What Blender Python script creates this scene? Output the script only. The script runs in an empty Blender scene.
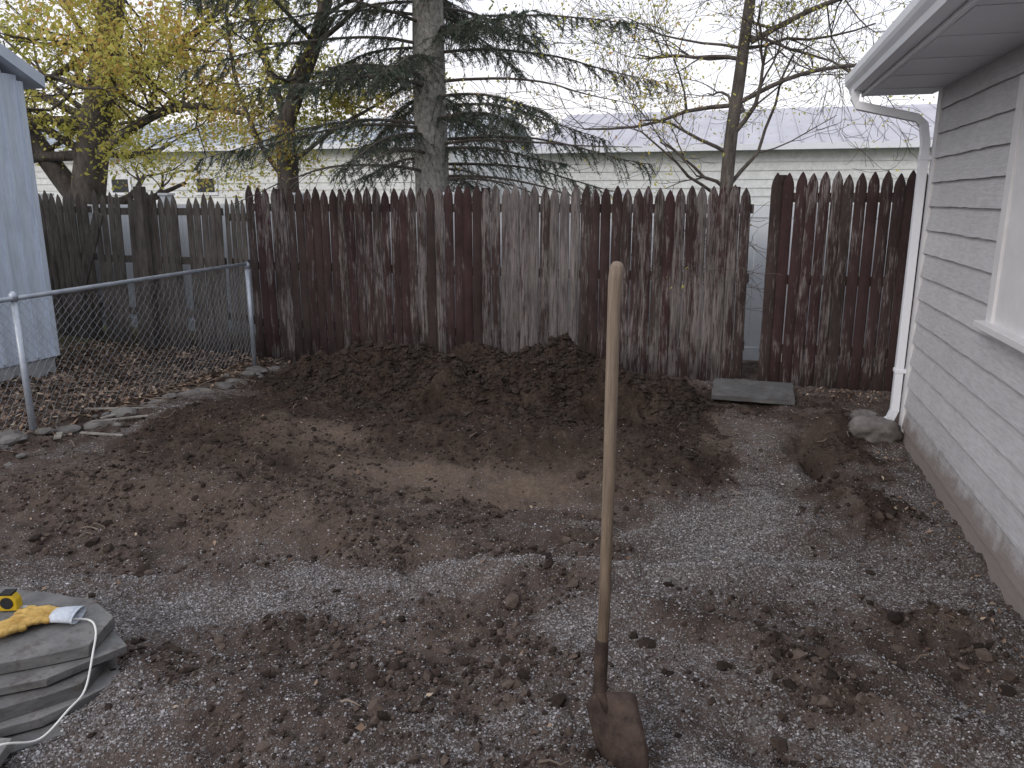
import bpy, math, random
import numpy as np
from mathutils import Vector, Matrix
random.seed(7); rs=np.random.RandomState(11)
sc=bpy.context.scene
sc.view_settings.view_transform='Standard'; sc.view_settings.look='None'; sc.view_settings.exposure=0

# ---------------------------------------------------------------- node helpers
def newmat(name):
    m=bpy.data.materials.new(name); m.use_nodes=True
    nt=m.node_tree; b=nt.nodes['Principled BSDF']; b.inputs['Specular IOR Level'].default_value=0.25
    return m,nt,b
def noise(nt,vec,scale,detail=3,rough=.6):
    n=nt.nodes.new('ShaderNodeTexNoise'); n.inputs['Scale'].default_value=scale
    n.inputs['Detail'].default_value=min(detail,4); n.inputs['Roughness'].default_value=rough
    if vec is not None: nt.links.new(vec,n.inputs['Vector'])
    return n.outputs['Fac']
def ramp(nt,fac,stops):
    r=nt.nodes.new('ShaderNodeValToRGB'); cr=r.color_ramp
    while len(cr.elements)<len(stops): cr.elements.new(.5)
    for e,(p,c) in zip(cr.elements,stops):
        e.position=p; e.color=(c[0],c[1],c[2],1) if hasattr(c,'__len__') else (c,c,c,1)
    nt.links.new(fac,r.inputs['Fac']); return r.outputs['Color']
def mixc(nt,fac,a,b,mode='MIX'):
    m=nt.nodes.new('ShaderNodeMix'); m.data_type='RGBA'; m.blend_type=mode
    for s,v in ((m.inputs['Factor'],fac),(m.inputs[6],a),(m.inputs[7],b)):
        if isinstance(v,bpy.types.NodeSocket): nt.links.new(v,s)
        elif hasattr(v,'__len__'): s.default_value=(v[0],v[1],v[2],1)
        else: s.default_value=v
    return m.outputs[2]
def math_(nt,op,a,b=0.0,c=None):
    m=nt.nodes.new('ShaderNodeMath'); m.operation=op
    for i,v in enumerate((a,b) if c is None else (a,b,c)):
        if isinstance(v,bpy.types.NodeSocket): nt.links.new(v,m.inputs[i])
        else: m.inputs[i].default_value=v
    return m.outputs[0]
def coords(nt,scale=(1,1,1)):
    t=nt.nodes.new('ShaderNodeTexCoord'); mp=nt.nodes.new('ShaderNodeMapping')
    mp.inputs['Scale'].default_value=scale; nt.links.new(t.outputs['Object'],mp.inputs['Vector']); return mp.outputs['Vector']
def attr(nt,name):
    a=nt.nodes.new('ShaderNodeAttribute'); a.attribute_name=name; return a.outputs['Fac']
def bump(nt,b,h,strength=.5,dist=.01):
    n=nt.nodes.new('ShaderNodeBump'); n.inputs['Strength'].default_value=strength; n.inputs['Distance'].default_value=dist
    nt.links.new(h,n.inputs['Height']); nt.links.new(n.outputs[0],b.inputs['Normal'])
def simple(name,c1,c2,scale=8,rough=.8,stretch=(1,1,1),bs=.3,bd=.004,metal=0,detail=4):
    m,nt,b=newmat(name); v=coords(nt,stretch); n=noise(nt,v,scale,detail,.65)
    col=ramp(nt,n,[(.3,c1),(.7,c2)]); nt.links.new(col,b.inputs['Base Color'])
    b.inputs['Roughness'].default_value=rough; b.inputs['Metallic'].default_value=metal
    if bs>.06: bump(nt,b,noise(nt,v,scale*4,3,.7),bs,bd)
    return m
def rndmat(name,stops,rough=.85,extra=None,translucent=0):
    m,nt,b=newmat(name); col=ramp(nt,attr(nt,'rnd'),stops)
    if extra: col=mixc(nt,.6,col,ramp(nt,noise(nt,coords(nt),extra,2),[(.3,.45),(.7,1.0)]),'MULTIPLY')
    nt.links.new(col,b.inputs['Base Color']); b.inputs['Roughness'].default_value=rough
    if translucent:
        tr=nt.nodes.new('ShaderNodeBsdfTranslucent'); nt.links.new(col,tr.inputs[0])
        mx=nt.nodes.new('ShaderNodeMixShader'); mx.inputs[0].default_value=translucent
        nt.links.new(b.outputs[0],mx.inputs[1]); nt.links.new(tr.outputs[0],mx.inputs[2])
        nt.links.new(mx.outputs[0],nt.nodes['Material Output'].inputs[0])
    return m

# ---------------------------------------------------------------- mesh helpers
class MB:
    def __init__(s): s.v=[];s.f=[];s.r=[];s.m=[];s.w=[]
    def add(s,vs,fs,rnd=0.5,mat=0,worn=0.0):
        o=len(s.v); s.v.extend(vs); s.f.extend([tuple(i+o for i in f) for f in fs])
        s.r.extend([rnd]*len(vs)); s.w.extend([worn]*len(vs)); s.m.extend([mat]*len(fs))
    def box(s,c,d,rot=None,rnd=.5,mat=0,ch=0.0,worn=0.):
        x,y,z=d[0]/2,d[1]/2,d[2]/2
        vs=[Vector((a,b,e)) for a in(-x,x) for b in(-y,y) for e in(-z,z)]
        if rot is not None: vs=[rot@v for v in vs]
        vs=[tuple(v+Vector(c)) for v in vs]
        s.add(vs,[(0,1,3,2),(4,6,7,5),(0,4,5,1),(2,3,7,6),(0,2,6,4),(1,5,7,3)],rnd,mat,worn)
    def tube(s,pts,rad,n=6,rnd=.5,mat=0,cap=True,flat=1.0):
        pts=[Vector(p) for p in pts]; vs=[];fs=[]
        ref=Vector((0,0,1))
        d0=(pts[-1]-pts[0])
        if abs(d0.normalized().z)>.8: ref=Vector((1,0,0))
        for i,p in enumerate(pts):
            d=(pts[min(i+1,len(pts)-1)]-pts[max(i-1,0)]).normalized()
            a=d.cross(ref)
            if a.length<1e-4: a=d.cross(Vector((0,1,0)))
            a.normalize(); b=a.cross(d)
            r=rad[i] if hasattr(rad,'__len__') else rad
            for k in range(n):
                t=2*math.pi*k/n; vs.append(tuple(p+a*math.cos(t)*r+b*math.sin(t)*r*flat))
        for i in range(len(pts)-1):
            for k in range(n):
                k2=(k+1)%n; fs.append((i*n+k,i*n+k2,(i+1)*n+k2,(i+1)*n+k))
        if cap: fs.append(tuple(range(n))[::-1]); fs.append(tuple((len(pts)-1)*n+k for k in range(n)))
        s.add(vs,fs,rnd,mat)
    def build(s,name,mats,smooth=False,parent=None,bevel=0):
        me=bpy.data.meshes.new(name); me.from_pydata(s.v,[],s.f)
        a=me.attributes.new('rnd','FLOAT','POINT'); a.data.foreach_set('value',s.r)
        a=me.attributes.new('worn','FLOAT','POINT'); a.data.foreach_set('value',s.w)
        for m in (mats if isinstance(mats,list) else [mats]): me.materials.append(m)
        me.polygons.foreach_set('material_index',s.m)
        if smooth: me.polygons.foreach_set('use_smooth',[True]*len(me.polygons))
        me.update(); o=bpy.data.objects.new(name,me); sc.collection.objects.link(o)
        if parent: o.parent=parent
        if bevel:
            md=o.modifiers.new('b','BEVEL'); md.width=bevel; md.segments=2; md.limit_method='ANGLE'
        return o
def empty(name,loc=(0,0,0)):
    o=bpy.data.objects.new(name,None); sc.collection.objects.link(o); return o
def npmesh(name,V,F,mat,attrs={},smooth=False,parent=None):
    me=bpy.data.meshes.new(name); k=F.shape[1]
    me.vertices.add(len(V)); me.vertices.foreach_set('co',V.astype(np.float32).ravel())
    me.loops.add(F.size); me.loops.foreach_set('vertex_index',F.astype(np.int32).ravel())
    me.polygons.add(len(F)); me.polygons.foreach_set('loop_start',np.arange(0,F.size,k,dtype=np.int32))
    me.polygons.foreach_set('loop_total',np.full(len(F),k,dtype=np.int32))
    me.polygons.foreach_set('use_smooth',np.full(len(F),smooth))
    for n,a in attrs.items():
        t=me.attributes.new(n,'FLOAT','POINT'); t.data.foreach_set('value',a.astype(np.float32))
    me.materials.append(mat); me.update(calc_edges=True); me.validate()
    o=bpy.data.objects.new(name,me); sc.collection.objects.link(o)
    if parent: o.parent=parent
    return o

# ---------------------------------------------------------------- noise
_t=rs.rand(8,256,256)
def vn(x,y,s=0):
    xi=np.floor(x).astype(int); yi=np.floor(y).astype(int); fx=x-xi; fy=y-yi
    fx=fx*fx*(3-2*fx); fy=fy*fy*(3-2*fy); T=_t[s%8]
    a=T[xi%256,yi%256]; b=T[(xi+1)%256,yi%256]; c=T[xi%256,(yi+1)%256]; d=T[(xi+1)%256,(yi+1)%256]
    return (a*(1-fx)+b*fx)*(1-fy)+(c*(1-fx)+d*fx)*fy-.5
def fbm(x,y,s=0,o=4):
    r=0;a=1
    for i in range(o):
        r=r+a*vn(x*2**i+i*17.3,y*2**i-i*9.1,s+i); a*=.5
    return r
def blob(x,y,cx,cy,rx,ry,ang=0,p=2):
    c,s=math.cos(ang),math.sin(ang); dx=x-cx;dy=y-cy
    u=(dx*c+dy*s)/rx; v=(-dx*s+dy*c)/ry
    return np.exp(-(u*u+v*v)**(p/2))
SOIL=[
 (-2.4,6.3,2.6,1.2,0,.6),(-.5,4.75,.5,.6,.2,.6),(-3.6,4.8,1.1,.6,-.2,.4),(-2.3,3.7,1.5,.5,-.2,.4),(-3.8,3.4,1.3,.8,0,.4),
 (-1.5,5.2,1.6,.35,0,.5),(.64,4.55,.28,.42,.3,.7),(.72,6.0,.25,.8,0,.6),(.15,2.85,.5,.13,-.3,.40),(.9,3.2,.4,.15,.3,.42),
 (-1.62,2.0,.5,.3,0,.22),(-1.1,2.75,.28,.3,0,.42),(-.3,1.9,.35,.2,0,.2),(-.2,7,1.0,.3,0,.4),(-.55,3.6,.5,.2,.2,.15),
 (0.02,4.2,.32,.46,-.2,-.68),(.2,5.3,.26,1.1,0,-.46),(1.03,4.6,.18,1.5,0,-.35),(-1.35,3.0,.45,.12,.45,-.52),(-1.95,2.45,.34,.13,.3,-.55),(-1.75,2.8,.12,.2,.3,-.3),
 (-.62,2.8,.24,.18,.5,-.32),(-.7,3.25,.4,.10,.2,-.3),(-4.5,5.3,.3,1.6,0,-.7),(-.1,3.4,.4,.18,.3,-.25),(.6,2.4,.6,.3,0,-.2),(-1.9,1.75,.2,.2,0,-.25),(-.75,2.2,.35,.12,.3,-.25),
 (.5,3.6,.45,.25,0,-.32),(-3.9,4.1,.4,.2,.3,-.2)]
def soilmask(x,y):
    wx=x+.50*fbm(x*1.7,y*1.7,1,4); wy=y+.36*fbm(x*1.7+5,y*1.7+9,2,4)
    s=.52+.26*fbm(x*1.3,y*2.4,3,5)+.38*fbm(x*4,y*7,5,4)+.12*vn(x*24,y*24,2)
    for cx,cy,rx,ry,a,k in SOIL: s=s+k*blob(wx,wy,cx,cy,rx,ry,a,2.0)
    s=s+.30*np.clip((y-3.3)/2,0,1)*(x<-.6)
    return np.clip(s,0,1)
def tanmask(x,y):
    wx=x+.3*fbm(x*1.5,y*1.5,4,3); wy=y+.2*fbm(x*1.5+5,y*1.5+9,6,3)
    t=.95*blob(wx,wy,-1.5,4.45,1.0,.42,.05,4)+.8*blob(wx,wy,-2.9,4.75,.5,.25,0,3)+.5*blob(wx,wy,-3.4,3.7,1.5,.5,0,2)+.45*blob(wx,wy,.2,5.7,.6,.6,0,3)+.45*blob(wx,wy,-1.1,2.75,.2,.2,0,3)+.4*blob(wx,wy,-2.2,3.2,.8,.2,0,2)
    return np.clip(t*(1+.9*fbm(x*4,y*4,2,4)),0,1)
HUMPS=[(-1.62,1.95,.55,.3,.1,.10),(.1,2.85,.55,.14,-.3,.10),(.9,3.2,.35,.15,.3,.09),(-.25,1.75,.4,.22,0,.06),(-1.1,2.78,.25,.22,0,-.07),
 (-1.46,4.4,1.0,.42,0,-.08),(-.45,4.7,.35,.5,.2,.15),(-3.6,4.95,.8,.3,-.2,.12),(-2.3,3.6,1.1,.25,-.2,.08),(.68,4.45,.2,.2,0,.13),(.80,6.0,.16,.7,0,.12),(.56,5.3,.1,.5,.1,-.09),(.42,4.7,.1,.3,.3,-.06),(.55,5.9,.07,.5,0,-.06),
 (-1.5,5.25,1.5,.25,0,.12),(-.9,3.25,.7,.10,.3,.06),(-2.2,2.75,.6,.12,.3,.06),(-.55,2.5,.35,.09,.5,.06),(.6,2.5,.5,.10,-.2,.06),(0.0,3.5,.6,.09,.3,.055),(-3.6,3.5,.9,.25,.1,.06),(.35,4.0,.3,.10,.7,.05),
 (-.8,2.95,.12,.07,.6,-.05),(-.1,3.1,.12,.07,.2,-.045),(.45,3.0,.13,.07,1.2,-.05),(-1.9,3.2,.14,.08,.5,-.05),(-.5,3.9,.13,.08,1.0,-.05),(.2,2.3,.13,.07,.3,-.05),(-1.2,2.2,.14,.08,.9,-.05),(-2.6,3.9,.3,.07,.2,-.06),(-3.2,4.3,.5,.08,-.3,.07),
 (.3,3.35,.12,.07,.4,-.04),(-.9,3.6,.14,.07,.1,-.045),(.75,3.8,.13,.08,.9,-.045),(-2.6,3.1,.14,.08,.3,-.045),(.95,2.7,.12,.08,.6,-.04),(-.1,4.9,.12,.1,.2,-.04)]
def H(x,y):
    x=np.asarray(x,float);y=np.asarray(y,float)
    win=np.exp(-np.clip(np.hypot((x+2)/6,(y-4)/5)-1,0,50)**2*2)
    rough=np.clip(soilmask(x,y),0,1)*(1-.75*tanmask(x,y))
    z=.045*fbm(x*1.2,y*1.6,0,3)+.040*fbm(x*4,y*5,1,3)+(.012+.038*rough)*fbm(x*13,y*13,2,3)+(.003+.015*rough)*fbm(x*37,y*37,5,2)
    wx=x+.12*fbm(x*2.5,y*2.5,1,3); wy=y+.1*fbm(x*2.5+3,y*2.5,4,3)
    for cx,cy,rx,ry,a,h in HUMPS: z=z+h*blob(wx,wy,cx,cy,rx,ry,a,2.2)
    z=z-.10*np.clip((y-5)/2,0,1)*np.clip((-x-3)/2,0,1)
    return z*win
def PILE(x,y):
    wx=x+.40*fbm(x*1.6,y*1.6,3,4); wy=y+.25*fbm(x*1.8+7,y*1.8,6,4)
    p=.31*blob(wx,wy,-2.45,6.6,1.4,.66,0,4.0)+.10*blob(wx,wy,-3.8,6.8,.6,.5,0,2)+.20*blob(wx,wy,-1.0,6.55,.75,.5,0,3.)+.09*blob(wx,wy,-2.1,5.75,1.3,.35,0,2)
    g=np.clip(p*6,0,1)
    return p*(1+.40*fbm(x*3.5,y*3.5,1,4))+.14*fbm(x*7,y*8,4,4)*g+.06*fbm(x*20,y*20,5,2)*g
def HG(x,y):
    return H(x,y)+np.clip(PILE(x,y)-.012,0,9)

# ---------------------------------------------------------------- ground
def axis(a,b,step,far):
    m=list(np.arange(a,b,step)); s=step; x=a; L=[]
    while x>-far: s*=1.16; x-=s; L.append(x)
    s=step;x=m[-1];R=[]
    while x<far: s*=1.16; x+=s; R.append(x)
    return np.array(L[::-1]+m+R)
ax=axis(-6.2,1.6,.017,260); ay=axis(1.1,8.2,.017,260)
X,Y=np.meshgrid(ax,ay,indexing='ij'); Z=H(X,Y)
nx,ny=X.shape; idx=np.arange(nx*ny).reshape(nx,ny)
F=np.stack([idx[:-1,:-1],idx[1:,:-1],idx[1:,1:],idx[:-1,1:]],-1).reshape(-1,4)
mg,nt,b=newmat('soil_and_gravel')
vc=coords(nt)
so=attr(nt,'soil'); ta=attr(nt,'tan'); fa=attr(nt,'farfac'); dk=attr(nt,'deep')
n1=noise(nt,vc,5,4,.7); n2=noise(nt,vc,38,4,.7); n3=noise(nt,vc,130,2,.7)
soilf=math_(nt,'ADD',math_(nt,'MULTIPLY',n1,.5),math_(nt,'MULTIPLY',n2,.5))
soilc=ramp(nt,soilf,[(.34,(.045,.034,.029)),(.52,(.092,.070,.060)),(.72,(.16,.126,.108))])
soild=ramp(nt,soilf,[(.34,(.022,.0155,.012)),(.52,(.046,.032,.025)),(.72,(.095,.069,.054))])
soilc=mixc(nt,dk,soilc,soild)
tanc=ramp(nt,n2,[(.3,(.10,.073,.057)),(.7,(.18,.138,.110))])
vor=nt.nodes.new('ShaderNodeTexVoronoi'); vor.inputs['Scale'].default_value=105; nt.links.new(vc,vor.inputs['Vector'])
sep=nt.nodes.new('ShaderNodeSeparateColor'); nt.links.new(vor.outputs['Color'],sep.inputs[0])
gcol=ramp(nt,sep.outputs[0],[(.0,(.085,.072,.066)),(.5,(.18,.166,.163)),(.85,(.29,.28,.285)),(1,(.50,.49,.50))])
gcol=mixc(nt,ramp(nt,vor.outputs['Distance'],[(.3,0.0),(.75,.8)]),gcol,(.07,.056,.049))
sm=math_(nt,'ADD',so,math_(nt,'MULTIPLY',math_(nt,'SUBTRACT',n2,.5),1.3))
sm=math_(nt,'ADD',sm,math_(nt,'MULTIPLY',math_(nt,'SUBTRACT',n3,.5),1.5))
smf=ramp(nt,sm,[(.15,0.0),(.68,1.0)])
col=mixc(nt,smf,gcol,soilc); col=mixc(nt,ta,col,tanc)
farc=ramp(nt,noise(nt,vc,1.5,4,.7),[(.3,(.05,.045,.03)),(.6,(.09,.10,.045))])
col=mixc(nt,fa,col,farc)
nt.links.new(col,b.inputs['Base Color']); b.inputs['Roughness'].default_value=.95; b.inputs['Specular IOR Level'].default_value=.1
hh=math_(nt,'ADD',math_(nt,'MULTIPLY',n2,1.0),math_(nt,'MULTIPLY',n3,.5)); hh=math_(nt,'SUBTRACT',hh,math_(nt,'MULTIPLY',vor.outputs['Distance'],.35))
bump(nt,b,hh,1.0,.013)
far=np.clip((np.hypot((X+2)/6.5,(Y-4)/5.2)-1)*2,0,1)
def deep(x,y):
    return np.clip((soilmask(x,y)-.55)*1.8,0,1)*np.clip(.30+.70*np.clip((y-3.4)/1.2,0,1),0,1)
npmesh('ground',np.stack([X,Y,Z],-1).reshape(-1,3),F,mg,{'soil':soilmask(X,Y).ravel(),'tan':tanmask(X,Y).ravel(),'farfac':far.ravel(),'deep':deep(X,Y).ravel()},True)
px_=np.arange(-5.1,.3,.017); py_=np.arange(5.0,7.58,.017)
X,Y=np.meshgrid(px_,py_,indexing='ij'); P=PILE(X,Y); Z=H(X,Y)+P-.012
nx,ny=X.shape; idx=np.arange(nx*ny).reshape(nx,ny)
F=np.stack([idx[:-1,:-1],idx[1:,:-1],idx[1:,1:],idx[:-1,1:]],-1).reshape(-1,4)
keep=(P>.004).ravel()[F].any(1)
npmesh('soil_pile',np.stack([X,Y,Z],-1).reshape(-1,3),F[keep],mg,{'soil':np.full(X.size,1.3),'tan':np.clip(.45*fbm(X*3,Y*3,2,4),0,1).ravel(),'farfac':np.zeros(X.size),'deep':np.full(X.size,1.)},True)

# ---------------------------------------------------------------- scattered stones / clods
def octa(sub):
    V=[(1,0,0),(-1,0,0),(0,1,0),(0,-1,0),(0,0,1),(0,0,-1)]
    Fs=[(0,2,4),(2,1,4),(1,3,4),(3,0,4),(2,0,5),(1,2,5),(3,1,5),(0,3,5)]
    V=[Vector(v) for v in V]
    for _ in range(sub):
        nf=[];c={}
        def mid(a,b):
            k=(min(a,b),max(a,b))
            if k not in c: c[k]=len(V); V.append(((V[a]+V[b])/2).normalized())
            return c[k]
        for a,b_,d in Fs:
            ab,bd,da=mid(a,b_),mid(b_,d),mid(d,a); nf+=[(a,ab,da),(ab,b_,bd),(da,bd,d),(ab,bd,da)]
        Fs=nf
    return np.array([tuple(v) for v in V]),np.array(Fs)
def scatter(name,pos,rad,mat,sub=0,flat=.7,jit=.3,rnd=None,sink=.2,smooth=False):
    n=len(pos); V0,F0=octa(sub); m=len(V0)
    q=rs.randn(n,4); q/=np.linalg.norm(q,axis=1)[:,None]; w,x,y,z=q.T
    R=np.stack([1-2*(y*y+z*z),2*(x*y-z*w),2*(x*z+y*w),2*(x*y+z*w),1-2*(x*x+z*z),2*(y*z-x*w),2*(x*z-y*w),2*(y*z+x*w),1-2*(x*x+y*y)],-1).reshape(n,3,3)
    V=V0[None]*(1+jit*rs.randn(n,m,1).clip(-1.6,1.6))*(1+.3*rs.randn(n,1,3).clip(-1.5,1.5))
    V=np.einsum('nij,nmj->nmi',R,V); V[:,:,2]*=flat
    V=V*rad[:,None,None]+pos[:,None,:]; V[:,:,2]+=(rad*(flat-sink*2))[:,None]*.5
    Fq=(F0[None]+(np.arange(n)*m)[:,None,None]).reshape(-1,3)
    r=rs.rand(n) if rnd is None else rnd
    return npmesh(name,V.reshape(-1,3),Fq,mat,{'rnd':np.repeat(r,m)},smooth)
def sample(n,x0,x1,y0,y1,wfun):
    out=[];c=0
    while c<n:
        x=rs.uniform(x0,x1,200000); y=rs.uniform(y0,y1,200000)
        k=rs.rand(200000)<wfun(x,y); out.append(np.stack([x[k],y[k]],-1)); c+=k.sum()
    return np.concatenate(out)[:n]
def near(x,y): return np.clip(5.5/(x*x*.6+y*y+.5),0,1)
def wallok(x,y): return ((x<1.22)|(y>6.15))&(x>-5.2)
pg=sample(130000,-5.2,1.24,1.2,7.5,lambda x,y:near(x,y)*(np.clip(1.02-soilmask(x,y)*1.2,0.20,1))**1.1*(1-.75*tanmask(x,y))*(PILE(x,y)<.02)*wallok(x,y)*(1-.85*deep(x,y)*(y>3.8)))
mgr=rndmat('gravel_stone',[(0,(.08,.068,.063)),(.4,(.18,.166,.163)),(.78,(.29,.28,.285)),(.96,(.38,.37,.385)),(1,(.60,.59,.61))],.85)
scatter('gravel',np.column_stack([pg,HG(pg[:,0],pg[:,1])]),rs.uniform(.002,.0055,len(pg))*(1+.6*(rs.rand(len(pg))>.95)),mgr,0,.7,.15)
pc=sample(50000,-5.0,1.24,1.3,7.5,lambda x,y:np.clip(near(x,y)*1.1+.40*(PILE(x,y)>.03),0,1)*np.clip(soilmask(x,y)*1.2-.35+(PILE(x,y)>.03),0,1)**1.5*(1-.85*tanmask(x,y))*wallok(x,y)*np.clip(.3+2.2*(vn(x*3,y*3,3)+.2),.05,1))
mcl=rndmat('soil_clod',[(0,(.024,.017,.0135)),(.6,(.062,.045,.036)),(1,(.125,.095,.079))],.95,60)
rc=np.exp(rs.randn(len(pc))*.58)*.0056*(1+.5*(PILE(pc[:,0],pc[:,1])>.03))
scatter('soil_clods',np.column_stack([pc,HG(pc[:,0],pc[:,1])]),rc.clip(.002,.034),mcl,1,.75,.2,rnd=np.clip(rs.rand(len(pc))*(1.25-.75*np.maximum(deep(pc[:,0],pc[:,1]),PILE(pc[:,0],pc[:,1])>.03)),0,1),sink=.3)

def leaves(name,n,pts,size,mat,flatness=.4,zoff=.01):
    d=rs.rand(n)*6.28; s=size*rs.uniform(.6,1.4,n); tx=rs.randn(n)*flatness; ty=rs.randn(n)*flatness
    base=np.array([[-1,0,0],[-.2,-.55,.18],[1,0,0.1],[-.2,.55,.18]])
    c,sn=np.cos(d),np.sin(d)
    x=base[None,:,0]*c[:,None]-base[None,:,1]*sn[:,None]; y=base[None,:,0]*sn[:,None]+base[None,:,1]*c[:,None]
    z=base[None,:,2]+x*tx[:,None]+y*ty[:,None]
    V=np.stack([x,y,z],-1)*s[:,None,None]*.5+pts[:,None,:]; V[:,:,2]+=zoff
    i=np.arange(n)*4
    F=np.concatenate([np.stack([i,i+1,i+2],-1),np.stack([i,i+2,i+3],-1)])
    return npmesh(name,V.reshape(-1,3),F,mat,{'rnd':np.repeat(rs.rand(n),4)})
mlf=rndmat('dead_leaf',[(0,(.07,.045,.033)),(.4,(.16,.105,.075)),(.8,(.27,.19,.14)),(1,(.40,.32,.24))],.8)
a=np.column_stack([rs.uniform(-8.0,-4.75,12000),rs.uniform(2.5,8.1,12000)])
a=a[(a[:,0]<-5.0)|(rs.rand(len(a))<.30)]
b_=np.column_stack([1.24-np.abs(rs.randn(300))*.18,rs.uniform(1.8,7.5,300)])
c_=np.column_stack([rs.uniform(-4.8,1.1,260),rs.uniform(1.4,7.4,260)])
d_=np.column_stack([rs.uniform(.1,1.9,700),7.5-np.abs(rs.randn(700))*.2])
allp=np.concatenate([a,b_,c_,d_]); sz=np.concatenate([np.full(len(a),.05),np.full(len(b_),.025),np.full(len(c_),.026),np.full(len(d_),.026)])
leaves('leaf_litter',len(allp),np.column_stack([allp,HG(allp[:,0],allp[:,1])]),sz,mlf)
mb=MB()
for i in range(360):
    if i<280: x,y=random.uniform(-6.5,-4.6),random.uniform(3.2,7.6)
    else: x,y=random.uniform(-4.6,1.1),random.uniform(1.7,7.2)
    L=random.uniform(.05,.5 if i<280 else .14); t=random.uniform(0,6.28); pts=[]
    for k in range(4):
        xx=x+math.cos(t)*L*k/3; yy=y+math.sin(t)*L*k/3; t+=random.uniform(-.3,.3)
        pts.append((xx,yy,float(HG(xx,yy))+.008+random.uniform(0,.03 if i<280 else .012)))
    mb.tube(pts,[.005,.004,.0035,.0015],5,random.random())
mtw=rndmat('twig_bark',[(0,(.06,.045,.035)),(1,(.26,.21,.17))])
mb.build('fallen_twigs',mtw)

# ---------------------------------------------------------------- wood fences
def fencemat(name,paint1,paint2,bare1,bare2,bias):
    m,nt,b=newmat(name); v=coords(nt,(1,1,.06)); v2=coords(nt,(1,1,.22)); v0=coords(nt)
    r=attr(nt,'rnd'); w=attr(nt,'worn')
    grain=noise(nt,v,70,4,.7)
    pc=mixc(nt,r,paint1,paint2)
    bc=ramp(nt,grain,[(.32,bare1),(.7,bare2)])
    k=math_(nt,'ADD',math_(nt,'MULTIPLY',noise(nt,v2,9,4,.8),1.5),w); k=math_(nt,'ADD',k,math_(nt,'MULTIPLY',grain,1.0))
    k=math_(nt,'ADD',k,bias); kf=ramp(nt,k,[(.78,0.0),(1.25,1.0)])
    c=mixc(nt,kf,pc,bc)
    c=mixc(nt,.8,c,ramp(nt,noise(nt,coords(nt,(1,1,.5)),3.5,4,.75),[(.32,.4),(.66,1.0)]),'MULTIPLY')
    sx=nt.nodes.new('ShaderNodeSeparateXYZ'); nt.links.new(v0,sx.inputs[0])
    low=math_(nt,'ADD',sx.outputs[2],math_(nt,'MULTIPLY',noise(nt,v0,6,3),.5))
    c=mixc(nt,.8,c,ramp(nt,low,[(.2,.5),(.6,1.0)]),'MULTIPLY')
    nt.links.new(c,b.inputs['Base Color']); b.inputs['Roughness'].default_value=.9; b.inputs['Specular IOR Level'].default_value=.1
    bump(nt,b,grain,.7,.004); return m
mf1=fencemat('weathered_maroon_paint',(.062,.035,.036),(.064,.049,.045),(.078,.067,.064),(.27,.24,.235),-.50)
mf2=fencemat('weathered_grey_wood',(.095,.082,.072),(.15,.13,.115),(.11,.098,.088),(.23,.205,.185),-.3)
def picket(mb,x,y,z0,h,w,leanx=0,leany=0,rnd=.5,worn=0,mat=0,yaw=0):
    prof=[(-.5,0),(-.3,-.010),(0,-.015),(.3,-.010),(.5,0),(.5,.008),(-.5,.008)]
    lv=[(0,1),(h*.5,1),(h-.13,1),(h-.08,.86),(h-.035,.5),(h-.01,.22),(h,.07)]
    vs=[];n=len(prof)
    for z,s in lv:
        for a,bb in prof:
            X=a*w*s; Yy=bb*(1 if s>.5 else .6)
            vs.append((x+X*math.cos(yaw)-Yy*math.sin(yaw)+leanx*z,y+X*math.sin(yaw)+Yy*math.cos(yaw)+leany*z,z0+z))
    fs=[(i*n+k,i*n+(k+1)%n,(i+1)*n+(k+1)%n,(i+1)*n+k) for i in range(len(lv)-1) for k in range(n)]
    fs+=[tuple(range(n))[::-1],tuple((len(lv)-1)*n+k for k in range(n))]
    mb.add(vs,fs,rnd,mat,worn)
def fence(name,x0,x1,y0,y1,top,pitch,mat,leany=0,skip=(),wornf=None,leanf=None,jt=.018,posts=(),fill=(.945,.98)):
    mb=MB(); L=math.hypot(x1-x0,y1-y0); n=int(L/pitch); yaw=math.atan2(y1-y0,x1-x0)
    for i in range(n):
        if i in skip: continue
        f=(i+.5)/n; x=x0+(x1-x0)*f; y=y0+(y1-y0)*f; tz=(top(x) if callable(top) else top)+random.uniform(-jt,jt)
        z0=float(H(x,y))-.05+random.uniform(0,.03)
        w=wornf(x) if wornf else 0
        picket(mb,x,y+random.uniform(-.005,.005),z0,tz-z0,pitch*random.uniform(*fill),random.uniform(-.004,.004)+(leanf(x) if leanf else 0),leany+random.uniform(-.004,.004),random.random(),w+random.gauss(0,.11),0,yaw)
    zt=(top(x0) if callable(top) else top)
    for zz in (.35,1.0,zt-.22):
        c=((x0+x1)/2-math.sin(yaw)*.034,(y0+y1)/2+.036+leany*zz,zz); mb.box(c,(L,.045,.085),Matrix.Rotation(yaw,3,'Z'),.3,0,worn=.1)
    for p in posts:
        mb.tube([(p,y0+(y1-y0)*(p-x0)/(x1-x0)+.12,-.1),(p,y0+(y1-y0)*(p-x0)/(x1-x0)+.12,zt-.02)],.05,8,.4)
    return mb.build(name,mat,False)
def worn1(x):
    return .26*math.exp(-((x+1.85)/.45)**2)+.18*math.exp(-((x+.6)/.6)**2)-.06*math.exp(-((x+3.9)/.9)**2)+.26*math.exp(-((x+2.95)/.09)**2)-.22*math.exp(-((x+2.7)/.15)**2)-.14*math.exp(-((x+1.2)/.18)**2)
fence('picket_fence',-5.25,.13,7.63,7.63,lambda x:1.845+.014*math.sin(x*2.1),.100,mf1,0,(),worn1,lambda x:(-.03*max(0,(x+.5))),.02,(-4.9,-2.5,-.05))
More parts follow.
